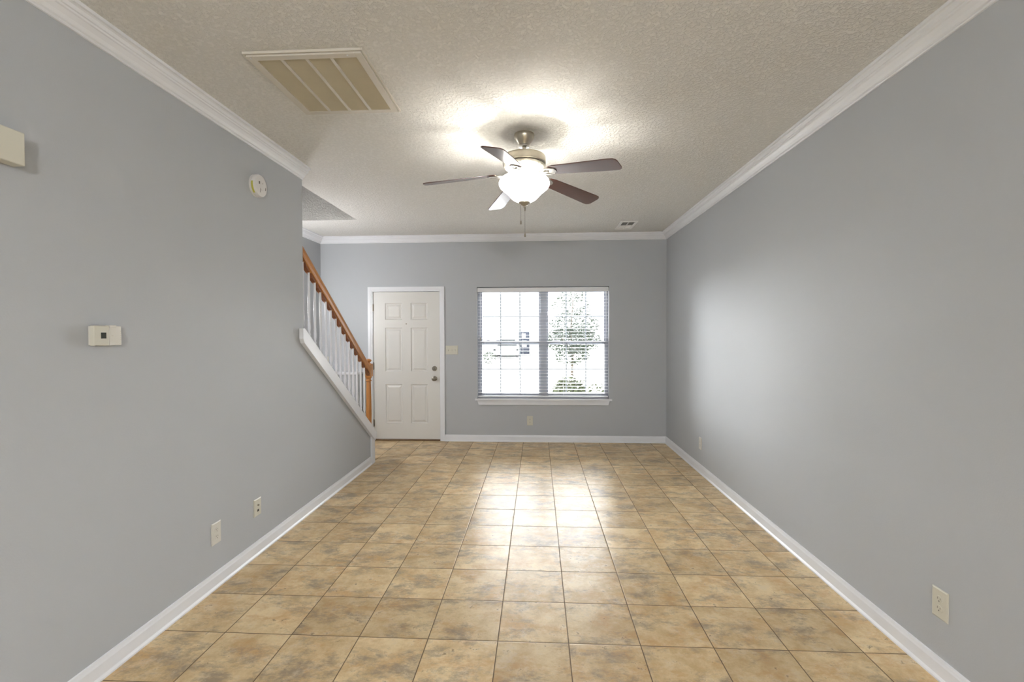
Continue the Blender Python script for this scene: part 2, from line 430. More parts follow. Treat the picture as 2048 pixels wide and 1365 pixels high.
for xx in (-0.767, -0.26, 0.276, 0.768):
    for yy in (-0.0255, 0.0255): tube(b, [(xx, yy, -0.06), (xx, yy, -1.445)], 0.0008, 6)
obj('ladder_cord', b, M_BLIND, bl)
b = B()
for xx in (-0.828, -0.822): tube(b, [(xx, -0.036, -0.05), (xx, -0.036, -0.66)], 0.0009, 6)
cdb = obj('pull_cord', b, M_BLIND, bl)
b = B(); lathe(b, [(0.003, -0.66), (0.006, -0.675), (0.008, -0.70), (0.005, -0.706)], -0.825, -0.036, 12); obj('cord_tassel', b, M_PEWTER, cdb, smooth=True)
b = B(); tube(b, [(0.832, -0.036, -0.05), (0.832, -0.036, -0.60)], 0.003, 8); obj('tilt_wand', b, M_BLIND, bl, smooth=True)

# unseen glazed opening added behind the camera for fill daylight
w2 = empty_struct('rear_fill_window')
b = B(); Y0, Y1 = YREAR-0.09, YREAR-0.04
for xx in (-1.2, 0.12, 1.44): box(b, xx, xx+0.06, Y0, Y1, 0, 2.12)
for x0, x1 in ((-1.14, 0.12), (0.18, 1.44)): box(b, x0, x1, Y0, Y1, 0, 0.08); box(b, x0, x1, Y0, Y1, 2.05, 2.12)
obj('window_frame', b, M_VINYL, w2, bevel=0.003)
for x0, x1 in ((-1.14, 0.12), (0.18, 1.44)):
    b = B(); box(b, x0, x1, YREAR-0.068, YREAR-0.062, 0.08, 2.05); obj('glass_pane', b, M_GLASS, w2)

# ------------------------------------------------------------------ entrance door
dr = empty_struct('door_1')
SX0, SX1, SZ0, SZ1 = -2.203, -1.306, 0.022, 2.000
SY = YB+0.012
xs = [SX0, -2.043, -1.813, -1.695, -1.469, SX1]
zs = [SZ0, 0.233, 0.760, 0.933, 1.520, 1.629, 1.851, SZ1]
b = B()
V = {}
def gv(x, y, z):
    k = (round(x, 5), round(y, 5), round(z, 5))
    if k not in V: V[k] = b.verts.new(k)
    return V[k]
def quad(p): b.faces.new([gv(*q) for q in p])
for i in range(5):
    for j in range(7):
        x0, x1, z0, z1 = xs[i], xs[i+1], zs[j], zs[j+1]
        if i in (1, 3) and j in (1, 3, 5):
            rings = [(0, 0), (0.005, 0.009), (0.014, 0.012), (0.019, 0.012), (0.042, 0.003)]
            for (a, da), (c, dc) in zip(rings, rings[1:]):
                A = [(x0+a, SY+da, z0+a), (x1-a, SY+da, z0+a), (x1-a, SY+da, z1-a), (x0+a, SY+da, z1-a)]
                D = [(x0+c, SY+dc, z0+c), (x1-c, SY+dc, z0+c), (x1-c, SY+dc, z1-c), (x0+c, SY+dc, z1-c)]
                for k in range(4): quad([A[k], A[(k+1) % 4], D[(k+1) % 4], D[k]])
            quad(D)
        else:
            quad([(x0, SY, z0), (x1, SY, z0), (x1, SY, z1), (x0, SY, z1)])
fr = [(SX0, SZ0), (SX1, SZ0), (SX1, SZ1), (SX0, SZ1)]
def chain(vals): return list(zip(vals, vals[1:]))
for x0, x1 in chain(xs):
    for zz in (SZ0, SZ1): quad([(x0, SY, zz), (x1, SY, zz), (x1, SY+0.044, zz), (x0, SY+0.044, zz)])
for z0, z1 in chain(zs):
    for xx in (SX0, SX1): quad([(xx, SY, z0), (xx, SY, z1), (xx, SY+0.044, z1), (xx, SY+0.044, z0)])
quad([(SX0, SY+0.044, SZ0), (SX1, SY+0.044, SZ0), (SX1, SY+0.044, SZ1), (SX0, SY+0.044, SZ1)])
slab = obj('door_slab', b, M_DOOR, dr)
b = B()   # jamb
box(b, DX0+0.001, SX0-0.004, YB-0.001, YB+0.13, 0, DZ1); box(b, SX1+0.004, DX1-0.001, YB-0.001, YB+0.13, 0, DZ1); box(b, SX0-0.004, SX1+0.004, YB-0.001, YB+0.13, SZ1+0.005, DZ1)
box(b, SX0-0.004, SX0+0.012, SY+0.046, YB+0.13, 0.02, SZ1+0.005); box(b, SX1-0.012, SX1+0.004, SY+0.046, YB+0.13, 0.02, SZ1+0.005)
box(b, SX0+0.012, SX1-0.012, SY+0.046, YB+0.13, SZ1-0.012, SZ1+0.005)
obj('door_jamb', b, M_TRIM, dr)
b = B()   # casing with a stepped face
for (x0, x1, z0, z1) in ((-2.272, -2.216, 0, 2.067), (-1.294, -1.236, 0, 2.067), (-2.216, -1.294, 2.010, 2.067)):
    box(b, x0, x1, YB-0.011, YB-0.0005, z0, z1)
box(b, -2.272, -2.236, YB-0.016, YB-0.011, 0, 2.067); box(b, -1.272, -1.236, YB-0.016, YB-0.011, 0, 2.067); box(b, -2.236, -1.272, YB-0.016, YB-0.011, 2.032, 2.067)
obj('door_casing', b, M_TRIM, dr, bevel=0.002)
b = B(); box(b, SX0-0.003, SX1+0.003, YB-0.012, YB+0.13, 0.0, 0.018); obj('threshold', b, M_THRESH, dr, bevel=0.003)
for zz in (1.79, 1.005, 0.235):
    b = B(); tube(b, [(SX0-0.003, YB+0.003, zz-0.05), (SX0-0.003, YB+0.003, zz+0.05)], 0.0065, 12); box(b, SX0-0.014, SX0+0.006, YB+0.0095, YB+0.0115, zz-0.045, zz+0.045)
    obj('hinge', b, M_PEWTER, slab, smooth=True)
def knobm(x, zz, prof, name):
    mt = Matrix.Translation((x, SY, zz)) @ Matrix.Rotation(PI/2, 4, 'X')
    b = B(); lathe(b, prof, seg=28, mtx=mt); return obj(name, b, M_PEWTER, slab, smooth=True)
knobm(-1.376, 0.838, [(0.034, 0), (0.034, 0.006), (0.028, 0.010), (0.014, 0.012), (0.012, 0.030), (0.022, 0.036), (0.029, 0.048), (0.028, 0.060), (0.018, 0.068), (0.004, 0.070)], 'door_knob')
knobm(-1.376, 0.972, [(0.033, 0), (0.033, 0.008), (0.027, 0.013), (0.010, 0.014), (0.009, 0.018)], 'deadbolt')
b = B(); box(b, -1.381, -1.371, SY-0.034, SY-0.012, 0.956, 0.988); obj('deadbolt_turn', b, M_PEWTER, slab, bevel=0.003)
knobm(-1.757, 1.572, [(0.009, 0), (0.009, 0.003), (0.004, 0.004)], 'peephole')
for zz in (0.838, 0.972):
    b = B(); box(b, SX1+0.0005, SX1+0.0040, YB+0.006, YB+0.011, zz-0.028, zz+0.028); obj('strike_plate', b, M_PEWTER, dr)

# ------------------------------------------------------------------ wall plates (front faces local -Y, origin on the wall)
def plate(bm, w, h, t=0.006):
    # bevelled cover plate
    pts = [(-w/2, 0), (w/2, 0)]
    o = [(-w/2, -h/2), (w/2, -h/2), (w/2, h/2), (-w/2, h/2)]
    e = 0.005
    i = [(-w/2+e, -h/2+e), (w/2-e, -h/2+e), (w/2-e, h/2-e), (-w/2+e, h/2-e)]
    A = [bm.verts.new((x, 0, z)) for x, z in o]; M = [bm.verts.new((x, -t*0.55, z)) for x, z in o]; D = [bm.verts.new((x, -t, z)) for x, z in i]
    bm.faces.new(A[::-1]); bm.faces.new(D)
    for r, s in ((A, M), (M, D)):
        for k in range(4): bm.faces.new([r[k], r[(k+1) % 4], s[(k+1) % 4], s[k]])
def duplex(loc, rot, label, m, group=None):
    t = thing('power_outlet', label, 'power outlet', loc, rot, group)
    b = B(); plate(b, 0.078, 0.124); obj('cover_plate', b, m, t)
    for s in (1, -1):
        zc = 0.0195*s
        b = B(); prism(b, [(0.0168*math.cos(a), -0.0055, zc+0.0145*math.sin(a)) for a in [2*PI*k/16+PI/16 for k in range(16)]], (0, -0.0025, 0))
        r = obj('receptacle', b, m, t)
        b = B(); box(b, -0.0078, -0.0055, -0.0083, -0.0079, zc-0.001, zc+0.008); box(b, 0.0052, 0.0074, -0.0083, -0.0079, zc-0.001, zc+0.007)
        prism(b, [(0.0028*math.cos(a), -0.0079, zc-0.0075+0.0028*math.sin(a)) for a in [2*PI*k/10 for k in range(10)]], (0, -0.0004, 0))
        obj('slots', b, M_SLOT, r)
    b = B(); prism(b, [(0.003*math.cos(a), -0.006, 0.003*math.sin(a)) for a in [2*PI*k/12 for k in range(12)]], (0, -0.001, 0)); obj('screw', b, m, t)
    return t
duplex((-0.101, YB, 0.281), 0, 'small almond duplex outlet on the back wall below the window', M_PLATEY)
duplex((XR, 2.045, 0.313), -PI/2, 'cream duplex outlet low on the near end of the right wall', M_PLATEY)
duplex((XR, 4.951, 0.302), -PI/2, 'small white duplex outlet low on the right wall near the back corner', M_PLATE)
duplex((XL, 2.594, 0.308), PI/2, 'white duplex outlet low on the left wall, nearer of its two plates', M_PLATE)
t = thing('cable_jack', 'almond wall plate with two small dark jacks low on the left wall', 'wall jack', (XL, 2.994, 0.309), PI/2)
b = B(); plate(b, 0.078, 0.112); obj('cover_plate', b, M_PLATEY, t)
b = B(); box(b, -0.007, 0.009, -0.0075, -0.006, -0.028, -0.014); obj('phone_port', b, M_DARK, t)
b = B(); lathe(b, [(0.0055, 0.006), (0.0055, 0.014), (0.002, 0.014)], mtx=Matrix.Translation((0, 0, 0.014)) @ Matrix.Rotation(PI/2, 4, 'X'), seg=14); obj('coax_port', b, M_PEWTER, t)
for zz in (0.044, -0.044):
    b = B(); prism(b, [(0.0028*math.cos(a), -0.006, zz+0.0028*math.sin(a)) for a in [2*PI*k/12 for k in range(12)]], (0, -0.001, 0)); obj('screw', b, M_PLATEY, t)
t = thing('light_switch', 'cream three-gang switch plate beside the front door', 'light switch', (-1.139, YB, 1.220), 0)
b = B(); plate(b, 0.166, 0.118); obj('cover_plate', b, M_PLATEY, t)
for i, xx in enumerate((-0.046, 0.0, 0.046)):
    b = B(); up = (1, -1, 1)[i]
    prism(b, [(xx-0.005, -0.006, -0.012), (xx-0.005, -0.006, 0.012), (xx-0.005, -0.010, 0.012*up*0.9), (xx-0.005, -0.017, 0.010*up), (xx-0.005, -0.016, 0.003*up)], (0.010, 0, 0)); obj('toggle', b, M_PLATEY, t)
for xx in (-0.046, 0.0, 0.046):
    for zz in (0.030, -0.030):
        b = B(); prism(b, [(xx+0.003*math.cos(a), -0.006, zz+0.003*math.sin(a)) for a in [2*PI*k/12 for k in range(12)]], (0, -0.001, 0)); obj('screw', b, M_PLATEY, t)
t = thing('light_switch', 'small white single switch plate on the back wall behind the balusters', 'light switch', (-2.857, YB, 1.075), 0)
b = B(); plate(b, 0.075, 0.118); obj('cover_plate', b, M_PLATEY, t)
b = B(); prism(b, [(-0.005, -0.006, -0.012), (-0.005, -0.006, 0.012), (-0.005, -0.017, 0.010)], (0.010, 0, 0)); obj('toggle', b, M_PLATEY, t)

# thermostat
t = thing('thermostat', 'white rectangular thermostat with a small dark display on the left wall', 'thermostat', (XL, 1.910, 1.443), PI/2)
b = B(); box(b, -0.066, 0.056, -0.010, 0, -0.040, 0.040); obj('back_plate', b, M_PLATE, t, bevel=0.003)
b = B(); box(b, -0.070, 0.0, -0.032, -0.010, -0.042, 0.042); obj('body', b, M_PLATEY, t, bevel=0.004)
b = B(); box(b, 0.0005, 0.060, -0.030, -0.010, -0.042, 0.040); box(b, -0.0005, 0.034, -0.033, -0.010, 0.034, 0.0445); cv = obj('cover', b, M_PLATE, t, bevel=0.003)
b = B(); box(b, -0.040, -0.016, -0.0328, -0.0318, -0.012, 0.013); obj('display', b, M_LCD, t)
b = B(); prism(b, [(0.012, -0.0302, 0.004), (0.024, -0.0302, 0.0), (0.012, -0.0302, -0.004)], (0, -0.0006, 0)); obj('arrow_mark', b, M_VENT, cv)
b = B(); box(b, 0.050, 0.055, -0.0306, -0.0298, -0.038, -0.034)
for k in range(5): box(b, 0.053, 0.058, -0.0306, -0.0298, -0.020+0.009*k, -0.017+0.009*k)
obj('cover_marks', b, M_VENT, cv)

# smoke detector
t = thing('smoke_detector', 'round white smoke detector with yellow label high on the left wall', 'smoke detector', (XL, 3.020, 2.415), PI/2)
mx = Matrix.Rotation(PI/2, 4, 'X')
b = B(); lathe(b, [(0.072, 0), (0.072, 0.012), (0.068, 0.013)], seg=48, mtx=mx); obj('base', b, M_SMOKE, t, smooth=True)
b = B(); lathe(b, [(0.066, 0.012), (0.073, 0.016), (0.073, 0.028), (0.068, 0.038), (0.060, 0.042), (0.030, 0.043), (0.001, 0.043)], seg=48, mtx=mx)
bd = obj('cover', b, M_SMOKE, t, smooth=True)
b = B(); lathe(b, [(0.030, 0.0428), (0.030, 0.0452), (0.001, 0.0452)], -0.0, 0.0, seg=32, mtx=Matrix.Translation((0.008, 0, 0.0)) @ mx); obj('test_button', b, M_SMOKE, bd, smooth=True)
b = B()
for k in range(-4, 4):
    a = k*0.13 + PI - 0.28
    m2 = Matrix.Rotation(a, 4, 'Y') ; box(b, 0.068, 0.0738, -0.028, -0.016, -0.005, 0.005, m2)
obj('label_sticker', b, M_YELLOW, bd)
for nm, x0, x1, y0, y1, z0, z1 in (('sounder_slot', -0.032, -0.020, -0.0438, -0.0425, 0.006, 0.024), ('seam_slot', -0.016, -0.012, -0.0438, -0.0425, -0.045, -0.015),
                               ('side_slot', 0.040, 0.045, -0.0438, -0.0425, -0.020, 0.0), ('status_light', 0.006, 0.011, -0.0458, -0.0445, 0.014, 0.019)):
    b = B(); box(b, x0, x1, y0, y1, z0, z1); obj(nm, b, M_SLOT, bd)

# doorbell chime
t = thing('door_chime', 'cream box-shaped door chime cut by the left edge of the photo', 'door chime', (XL, 1.470, 2.095), PI/2)
b = B(); box(b, -0.105, 0.105, -0.052, -0.006, -0.058, 0.058); obj('cover', b, M_PLATEY, t, bevel=0.004)
b = B(); box(b, -0.098, 0.098, -0.006, 0, -0.052, 0.052); obj('back_plate', b, M_PLATE, t)

# ------------------------------------------------------------------ ceiling vents
t = thing('return_air_grille', 'large white return air grille with four louvred bays in the ceiling', 'air vent', (-1.066, 2.418, H))
hw, hl = 0.282, 0.302
b = B()
def ring(b, x0, x1, y0, y1, w, z0, z1):
    box(b, x0, x0+w, y0, y1, z0, z1); box(b, x1-w, x1, y0, y1, z0, z1); box(b, x0+w, x1-w, y0, y0+w, z0, z1); box(b, x0+w, x1-w, y1-w, y1, z0, z1)
ring(b, -hw, hw, -hl, hl, 0.010, -0.012, 0)
obj('outer_rim', b, M_VENT, t, bevel=0.002)
b = B(); ring(b, -hw+0.012, hw-0.012, -hl+0.012, hl-0.012, 0.034, -0.019, -0.001)
gfr = obj('frame', b, M_VENT, t, bevel=0.0015)
ix0, ix1, iy0, iy1 = -hw+0.046, hw-0.046, -hl+0.046, hl-0.046
b = B()
for k in (1, 2, 3):
    xx = ix0 + (ix1-ix0)*k/4; box(b, xx-0.0075, xx+0.0075, iy0, iy1, -0.019, -0.004)
obj('divider_bars', b, M_VENT, t)
b = B()
N_ = 38
for k in range(4):
    xa = ix0 + (ix1-ix0)*k/4 + (0.0075 if k else 0); xb = ix0 + (ix1-ix0)*(k+1)/4 - (0.0075 if k < 3 else 0)
    for j in range(N_):
        yy = iy0 + (iy1-iy0)*(j+0.5)/N_
        prism(b, [(xa, yy+0.0050, -0.0165), (xa, yy+0.0050, -0.0155), (xa, yy-0.0040, -0.0055), (xa, yy-0.0040, -0.0065)], (xb-xa, 0, 0))
obj('louvres', b, M_LOUV, t)
b = B(); box(b, ix0, ix1, iy0, iy1, -0.003, -0.001); obj('filter', b, M_FILTER, t)
for xx, yy in ((-hw+0.03, -hl+0.025), (hw-0.08, -hl+0.025)):
    b = B(); prism(b, [(xx+0.004*math.cos(a), yy+0.004*math.sin(a), -0.019) for a in [2*PI*k/10 for k in range(10)]], (0, 0, -0.0015)); obj('screw', b, M_TRIM, t)

t = thing('supply_register', 'small white supply register in the ceiling near the window wall', 'air vent', (1.068, 5.77, H))
b = B(); ring(b, -0.100, 0.100, -0.205, 0.205, 0.028, -0.011, 0); obj('frame', b, mat('register_white', (0.86, 0.85, 0.82), 0.4, noise=0.01), t, bevel=0.002)
b = B(); box(b, -0.006, 0.006, -0.175, 0.175, -0.008, -0.001); box(b, -0.070, 0.070, -0.006, 0.006, -0.008, -0.001); obj('centre_bar', b, MATS['register_white'], t)
b = B(); box(b, -0.070, 0.070, -0.175, 0.175, -0.0012, -0.0002); obj('duct_opening', b, M_DARK, t)
b = B()
for j in range(12):
    yy = -0.165 + 0.030*j*0.93
    s = -1 if yy < 0 else 1
    prism(b, [(-0.070, yy-0.007*s, -0.0015), (-0.070, yy-0.007*s, -0.0025), (-0.070, yy+0.005*s, -0.0085), (-0.070, yy+0.005*s, -0.0075)], (0.140, 0, 0))
obj('louvres', b, MATS['register_white'], t)

# ------------------------------------------------------------------ ceiling fan
fan = thing('ceiling_fan', 'five-blade ceiling fan with brushed nickel motor and lit frosted bowl', 'ceiling fan', (FAN[0], FAN[1], H))
Z = lambda z: z - H
b = B(); lathe(b, [(0.064, Z(2.7395)), (0.066, Z(2.73)), (0.064, Z(2.715)), (0.050, Z(2.69)), (0.036, Z(2.675)), (0.034, Z(2.668)), (0.014, Z(2.666))], seg=48); obj('canopy', b, M_NICKEL, fan, smooth=True)
b = B(); lathe(b, [(0.028, Z(2.667)), (0.034, Z(2.664)), (0.034, Z(2.657)), (0.016, Z(2.655))], seg=32); obj('canopy_ring', b, M_BRIGHT, fan, smooth=True)
b = B(); lathe(b, [(0.0115, Z(2.67)), (0.0115, Z(2.60))], seg=20); obj('downrod', b, M_NICKEL, fan, smooth=True)
b = B(); lathe(b, [(0.020, Z(2.612)), (0.055, Z(2.610)), (0.115, Z(2.604)), (0.136, Z(2.594)), (0.140, Z(2.585)), (0.140, Z(2.548)), (0.134, Z(2.542)), (0.060, Z(2.541))], seg=64); mo = obj('motor_housing', b, M_NICKEL, fan, smooth=True)
b = B(); lathe(b, [(0.132, Z(2.541)), (0.137, Z(2.536)), (0.132, Z(2.526)), (0.112, Z(2.512)), (0.090, Z(2.502)), (0.050, Z(2.500))], seg=64); vr = obj('vent_ring', b, mat('vent_ring_cream', (0.20, 0.185, 0.15), 0.4, metal=0.4, noise=0.02), fan, smooth=True)
b = B()
for k in range(40):
    a = 2*PI*k/40; m2 = Matrix.Rotation(a, 4, 'Z') @ Matrix.Translation((0.1225, 0, Z(2.5185))) @ Matrix.Rotation(-0.60, 4, 'Y')
    box(b, -0.009, 0.009, -0.0022, 0.0022, -0.0012, 0.0008, m2)
obj('vent_slots', b, M_SLOT, vr)
b = B(); lathe(b, [(0.048, Z(2.501)), (0.048, Z(2.478)), (0.040, Z(2.474)), (0.040, Z(2.462)), (0.024, Z(2.460)), (0.024, Z(2.425))], seg=40); obj('light_fitter', b, M_NICKEL, fan, smooth=True)
# bowl: a thin shell open at the top
outer = [(0.150, 2.452), (0.160, 2.440), (0.1655, 2.424), (0.164, 2.408), (0.156, 2.394), (0.138, 2.378), (0.118, 2.362), (0.104, 2.348), (0.092, 2.334), (0.078, 2.320), (0.058, 2.308), (0.034, 2.302)]
inner = [(max(0.02, r-0.005), z+0.003) for r, z in outer][::-1]
b = B(); prof = [(r, Z(z)) for r, z in outer + inner]
lathe(b, prof + [prof[0]], seg=64, closed=False); bmesh.ops.remove_doubles(b, verts=b.verts[:], dist=1e-6)
bowl = obj('glass_bowl', b, M_BOWL, fan, smooth=True)
bowl['label'] = 'white frosted glass bowl, lit'
b = B(); lathe(b, [(0.006, Z(2.425)), (0.006, Z(2.30))], seg=10); obj('centre_rod', b, M_NICKEL, fan, smooth=True)
b = B(); lathe(b, [(0.030, Z(2.304)), (0.037, Z(2.300)), (0.036, Z(2.294)), (0.026, Z(2.288)), (0.022, Z(2.281)), (0.012, Z(2.277)), (0.006, Z(2.274)), (0.006, Z(2.266)), (0.003, Z(2.262))], seg=32); obj('finial', b, M_NICKEL, fan, smooth=True)
# pull chains
def chain_part(x, y, z0, z1):
    b = B(); tube(b, [(x, y, Z(z0)), (x, y, Z(z1))], 0.0011, 6); c = obj('pull_chain', b, M_BRIGHT, fan)
    b = B(); lathe(b, [(0.0022, Z(z1)), (0.0045, Z(z1-0.006)), (0.0055, Z(z1-0.022)), (0.003, Z(z1-0.025))], x, y, 12); obj('chain_knob', b, M_PEWTER, c, smooth=True)
chain_part(-0.023, 0.0, 2.300, 2.182); chain_part(0.004, -0.006, 2.272, 2.098)
b = B(); lathe(b, [(0.004, Z(2.270)), (0.0055, Z(2.262)), (0.004, Z(2.244)), (0.002, Z(2.240))], 0.004, -0.006, 12); obj('chain_coupling', b, M_PEWTER, fan, smooth=True)
# blades and irons
PH = math.radians(-32); DROOP = math.radians(7.0); PIT = math.radians(12)
def blade_bm():
    b = B(); out = []
    r0, r1 = 0.185, 0.660
    out = [(r0, -0.030), (r0+0.015, -0.044), (r0+0.05, -0.052), (r1-0.05, -0.066), (r1-0.022, -0.064), (r1-0.006, -0.052), (r1, -0.032), (r1, 0.032), (r1-0.006, 0.052), (r1-0.022, 0.064), (r1-0.05, 0.066), (r0+0.05, 0.052), (r0+0.015, 0.044), (r0, 0.030)]
    prism(b, [(x, y, -0.003) for x, y in out], (0, 0, 0.006))
    return b
def iron_bm():
    b = B()
    # curved arm from the motor to the blade root, splitting into a wide foot
    tube(b, [(0.070, 0, 0.004), (0.100, 0, 0.000), (0.125, 0, -0.012), (0.150, 0, -0.014), (0.185, 0, -0.010)], [0.010, 0.009, 0.008, 0.008, 0.006], 12)
    for s in (1, -1):
        tube(b, [(0.130, 0, -0.012), (0.150, 0.016*s, -0.012), (0.172, 0.030*s, -0.009), (0.200, 0.034*s, -0.006), (0.222, 0.026*s, -0.006)], [0.006, 0.006, 0.006, 0.005, 0.004], 10)
    prism(b, [(0.175, -0.026, -0.0075), (0.205, -0.036, -0.0075), (0.235, -0.020, -0.0075), (0.242, 0, -0.0075), (0.235, 0.020, -0.0075), (0.205, 0.036, -0.0075), (0.175, 0.026, -0.0075), (0.182, 0, -0.0075)], (0, 0, 0.0045))
    return b
bl0 = ir0 = None
for k in range(5):
    a = PH + k*2*PI/5
    if k == 0:
        bl0 = obj('blade', blade_bm(), M_BLADE, fan, bevel=0.002)
        ir0 = obj('blade_iron', iron_bm(), mat('iron_nickel', (0.32, 0.31, 0.29), 0.35, metal=0.7, noise=0.04), bl0, smooth=True); o = bl0
        o['label'] = 'dark rosewood blade'
    else:
        o = bl0.copy(); C.objects.link(o); o.parent = fan
        i_ = ir0.copy(); C.objects.link(i_); i_.parent = o
    base = Matrix.Translation((0, 0, Z(2.495))) @ Matrix.Rotation(a, 4, 'Z') @ Matrix.Rotation(DROOP, 4, 'Y') @ Matrix.Rotation(-PIT, 4, 'X')
    o.matrix_basis = base

# ------------------------------------------------------------------ stair railing
BY = [3.763 + 0.1042*i for i in range(14)]
BX = -1.908
rl = thing('stair_railing', 'honey oak handrail and newel post with white turned balusters on the stair wall', 'stair railing', (BX, BY[0], captop(BY[0])))
lx = lambda x: x - BX
def LY(y): return y - BY[0]
def LZ(z): return z - captop(BY[0])
RH = 0.668       # cap to rail underside
def railz(y): return captop(y) + RH
RP = [(-0.026, 0), (0.026, 0), (0.030, 0.012), (0.024, 0.022), (0.026, 0.034), (0.033, 0.044), (0.032, 0.058), (0.022, 0.068), (0, 0.072), (-0.022, 0.068), (-0.032, 0.058), (-0.033, 0.044), (-0.026, 0.034), (-0.024, 0.022), (-0.030, 0.012)]
b = B(); y0, y1 = 3.55, 5.235
ks = 1/math.cos(math.atan(SL))
prism(b, [(px, LY(y0), LZ(railz(y0)) + pz*ks) for px, pz in RP], (0, y1-y0, -(y1-y0)*SL))
hr = obj('handrail', b, M_OAK, rl, smooth=True); hr['label'] = 'honey oak handrail'
b = B()
edges = [3.66] + BY + [5.262]
for ya, yb in zip(edges, edges[1:]):
    a_, c_ = ya+0.016, yb-0.016
    prism(b, [(-0.017, LY(a_), LZ(railz(a_))), (-0.017, LY(c_), LZ(railz(c_))), (-0.017, LY(c_-0.004), LZ(railz(c_))-0.022), (-0.017, LY(a_+0.018), LZ(railz(a_))-0.040)], (0.034, 0, 0))
fl = obj('fillet', b, M_OAKD, rl); fl['label'] = 'dark oak fillet strip'
def baluster():
    b = B()
    w = 0.0135; hb = 0.115
    # square foot cut to the slope
    prism(b, [(-w, -w, SL*w), (-w, w, -SL*w), (-w, w, hb), (-w, -w, hb)], (2*w, 0, 0))
    prof = [(0.0160, hb), (0.0120, hb+0.010), (0.0100, hb+0.016), (0.0135, hb+0.024), (0.0135, hb+0.030), (0.0095, hb+0.040), (0.0095, hb+0.048), (0.0145, hb+0.075), (0.0150, hb+0.100),
            (0.0120, hb+0.135), (0.0130, hb+0.142), (0.0130, hb+0.148), (0.0112, hb+0.156), (0.0128, hb+0.30), (0.0105, RH-0.006)]
    lathe(b, [(r*0.86, z) for r, z in prof], seg=16)
    return b
b0 = obj('baluster', baluster(), M_TRIM, rl, smooth=True)
b0['label'] = 'white turned baluster'
for i, y in enumerate(BY):
    o = b0 if i == 0 else b0.copy()
    if i: C.objects.link(o); o.parent = rl
    o.location = (0, LY(y), LZ(captop(y)))
# newel post
b = B()
nx, ny = lx(-1.926), LY(5.30)
Zn = lambda z: LZ(z)
w = 0.0385
box(b, nx-w, nx+w, ny-w, ny+w, Zn(0.001), Zn(0.365)); box(b, nx-w, nx+w, ny-w, ny+w, Zn(0.955), Zn(1.098))
lathe(b, [(0.038, Zn(0.365)), (0.030, Zn(0.372)), (0.026, Zn(0.378)), (0.029, Zn(0.44)), (0.031, Zn(0.52)), (0.027, Zn(0.80)), (0.024, Zn(0.895)), (0.033, Zn(0.902)), (0.033, Zn(0.912)), (0.025, Zn(0.918)), (0.025, Zn(0.930)), (0.034, Zn(0.940)), (0.037, Zn(0.955))], nx, ny, 32)
lathe(b, [(0.036, Zn(1.098)), (0.026, Zn(1.104)), (0.018, Zn(1.110)), (0.020, Zn(1.118)), (0.030, Zn(1.126)), (0.034, Zn(1.136)), (0.030, Zn(1.147)), (0.016, Zn(1.155)), (0.002, Zn(1.157))], nx, ny, 32)
nw = obj('newel_post', b, M_OAK, rl, smooth=True, bevel=0.0015); nw['label'] = 'honey oak newel post with turned shaft'

# staircase behind the stair wall
st = thing('staircase', 'flight of wooden stairs rising behind the balustrade', 'stairs', (XA+0.01, 5.30, 0))
sw = (XI-0.032) - (XA+0.01) - 0.003
tr0 = rs0 = None
RISE, RUN = H/15, 0.2575
for i in range(14):
    if i == 0:
        b = B(); box(b, 0.003, sw, -RUN-0.0, 0.028, -0.028, 0); tr0 = obj('tread', b, M_TREAD, st, bevel=0.006)
        b = B(); box(b, 0.003, sw, -0.018, 0.0, -RISE+0.001, -0.029); rs0 = obj('riser', b, M_TRIM, st); tt, rr_ = tr0, rs0
    else:
        tt = tr0.copy(); rr_ = rs0.copy()
        for o in (tt, rr_): C.objects.link(o); o.parent = st
    for o in (tt, rr_): o.location = (0, -0.06 - RUN*i, RISE*(i+1))

# unseen lamp added behind the camera to light the back wall
t = thing('rear_fill_lamp', 'unseen pendant-shaped lamp added behind the camera for fill light', 'fill light', (REAR_FILL[0], REAR_FILL[1], H))
b = B(); lathe(b, [(0.06, -0.001), (0.06, -0.02), (0.01, -0.03)], seg=32); obj('canopy', b, M_BRIGHT, t, smooth=True)
b = B(); tube(b, [(0, 0, -0.02), (0, 0, -0.38)], 0.005, 8); obj('cord', b, M_BRIGHT, t)
b = B(); lathe(b, [(0.02, -0.38), (0.02, -0.44)], seg=20); obj('socket', b, M_BRIGHT, t, smooth=True)
b = B(); globe(b, 0.13, 0, 0, REAR_FILL[2]-H-0.05); obj('fill_globe', b, M_REARGLOW, t, smooth=True)
t = thing('stair_fill_lamp', 'unseen sconce-shaped lamp added beside the stairs for fill light, behind the left wall', 'wall light', (XA, STAIR_FILL[1], STAIR_FILL[2]))  # added to light the left part of the back wall, out of view
b = B(); box(b, 0, 0.012, -0.05, 0.05, -0.14, 0.02); obj('back_plate', b, M_BRIGHT, t, bevel=0.003)
b = B(); tube(b, [(0.01, 0, -0.10), (0.07, 0, -0.11), (0.12, 0, -0.10), (0.12, 0, -0.07)], 0.006, 8); obj('arm', b, M_BRIGHT, t, smooth=True)
b = B(); globe(b, 0.085, 0.12, 0, 0.015); obj('fill_globe', b, M_STAIRGLOW, t, smooth=True)

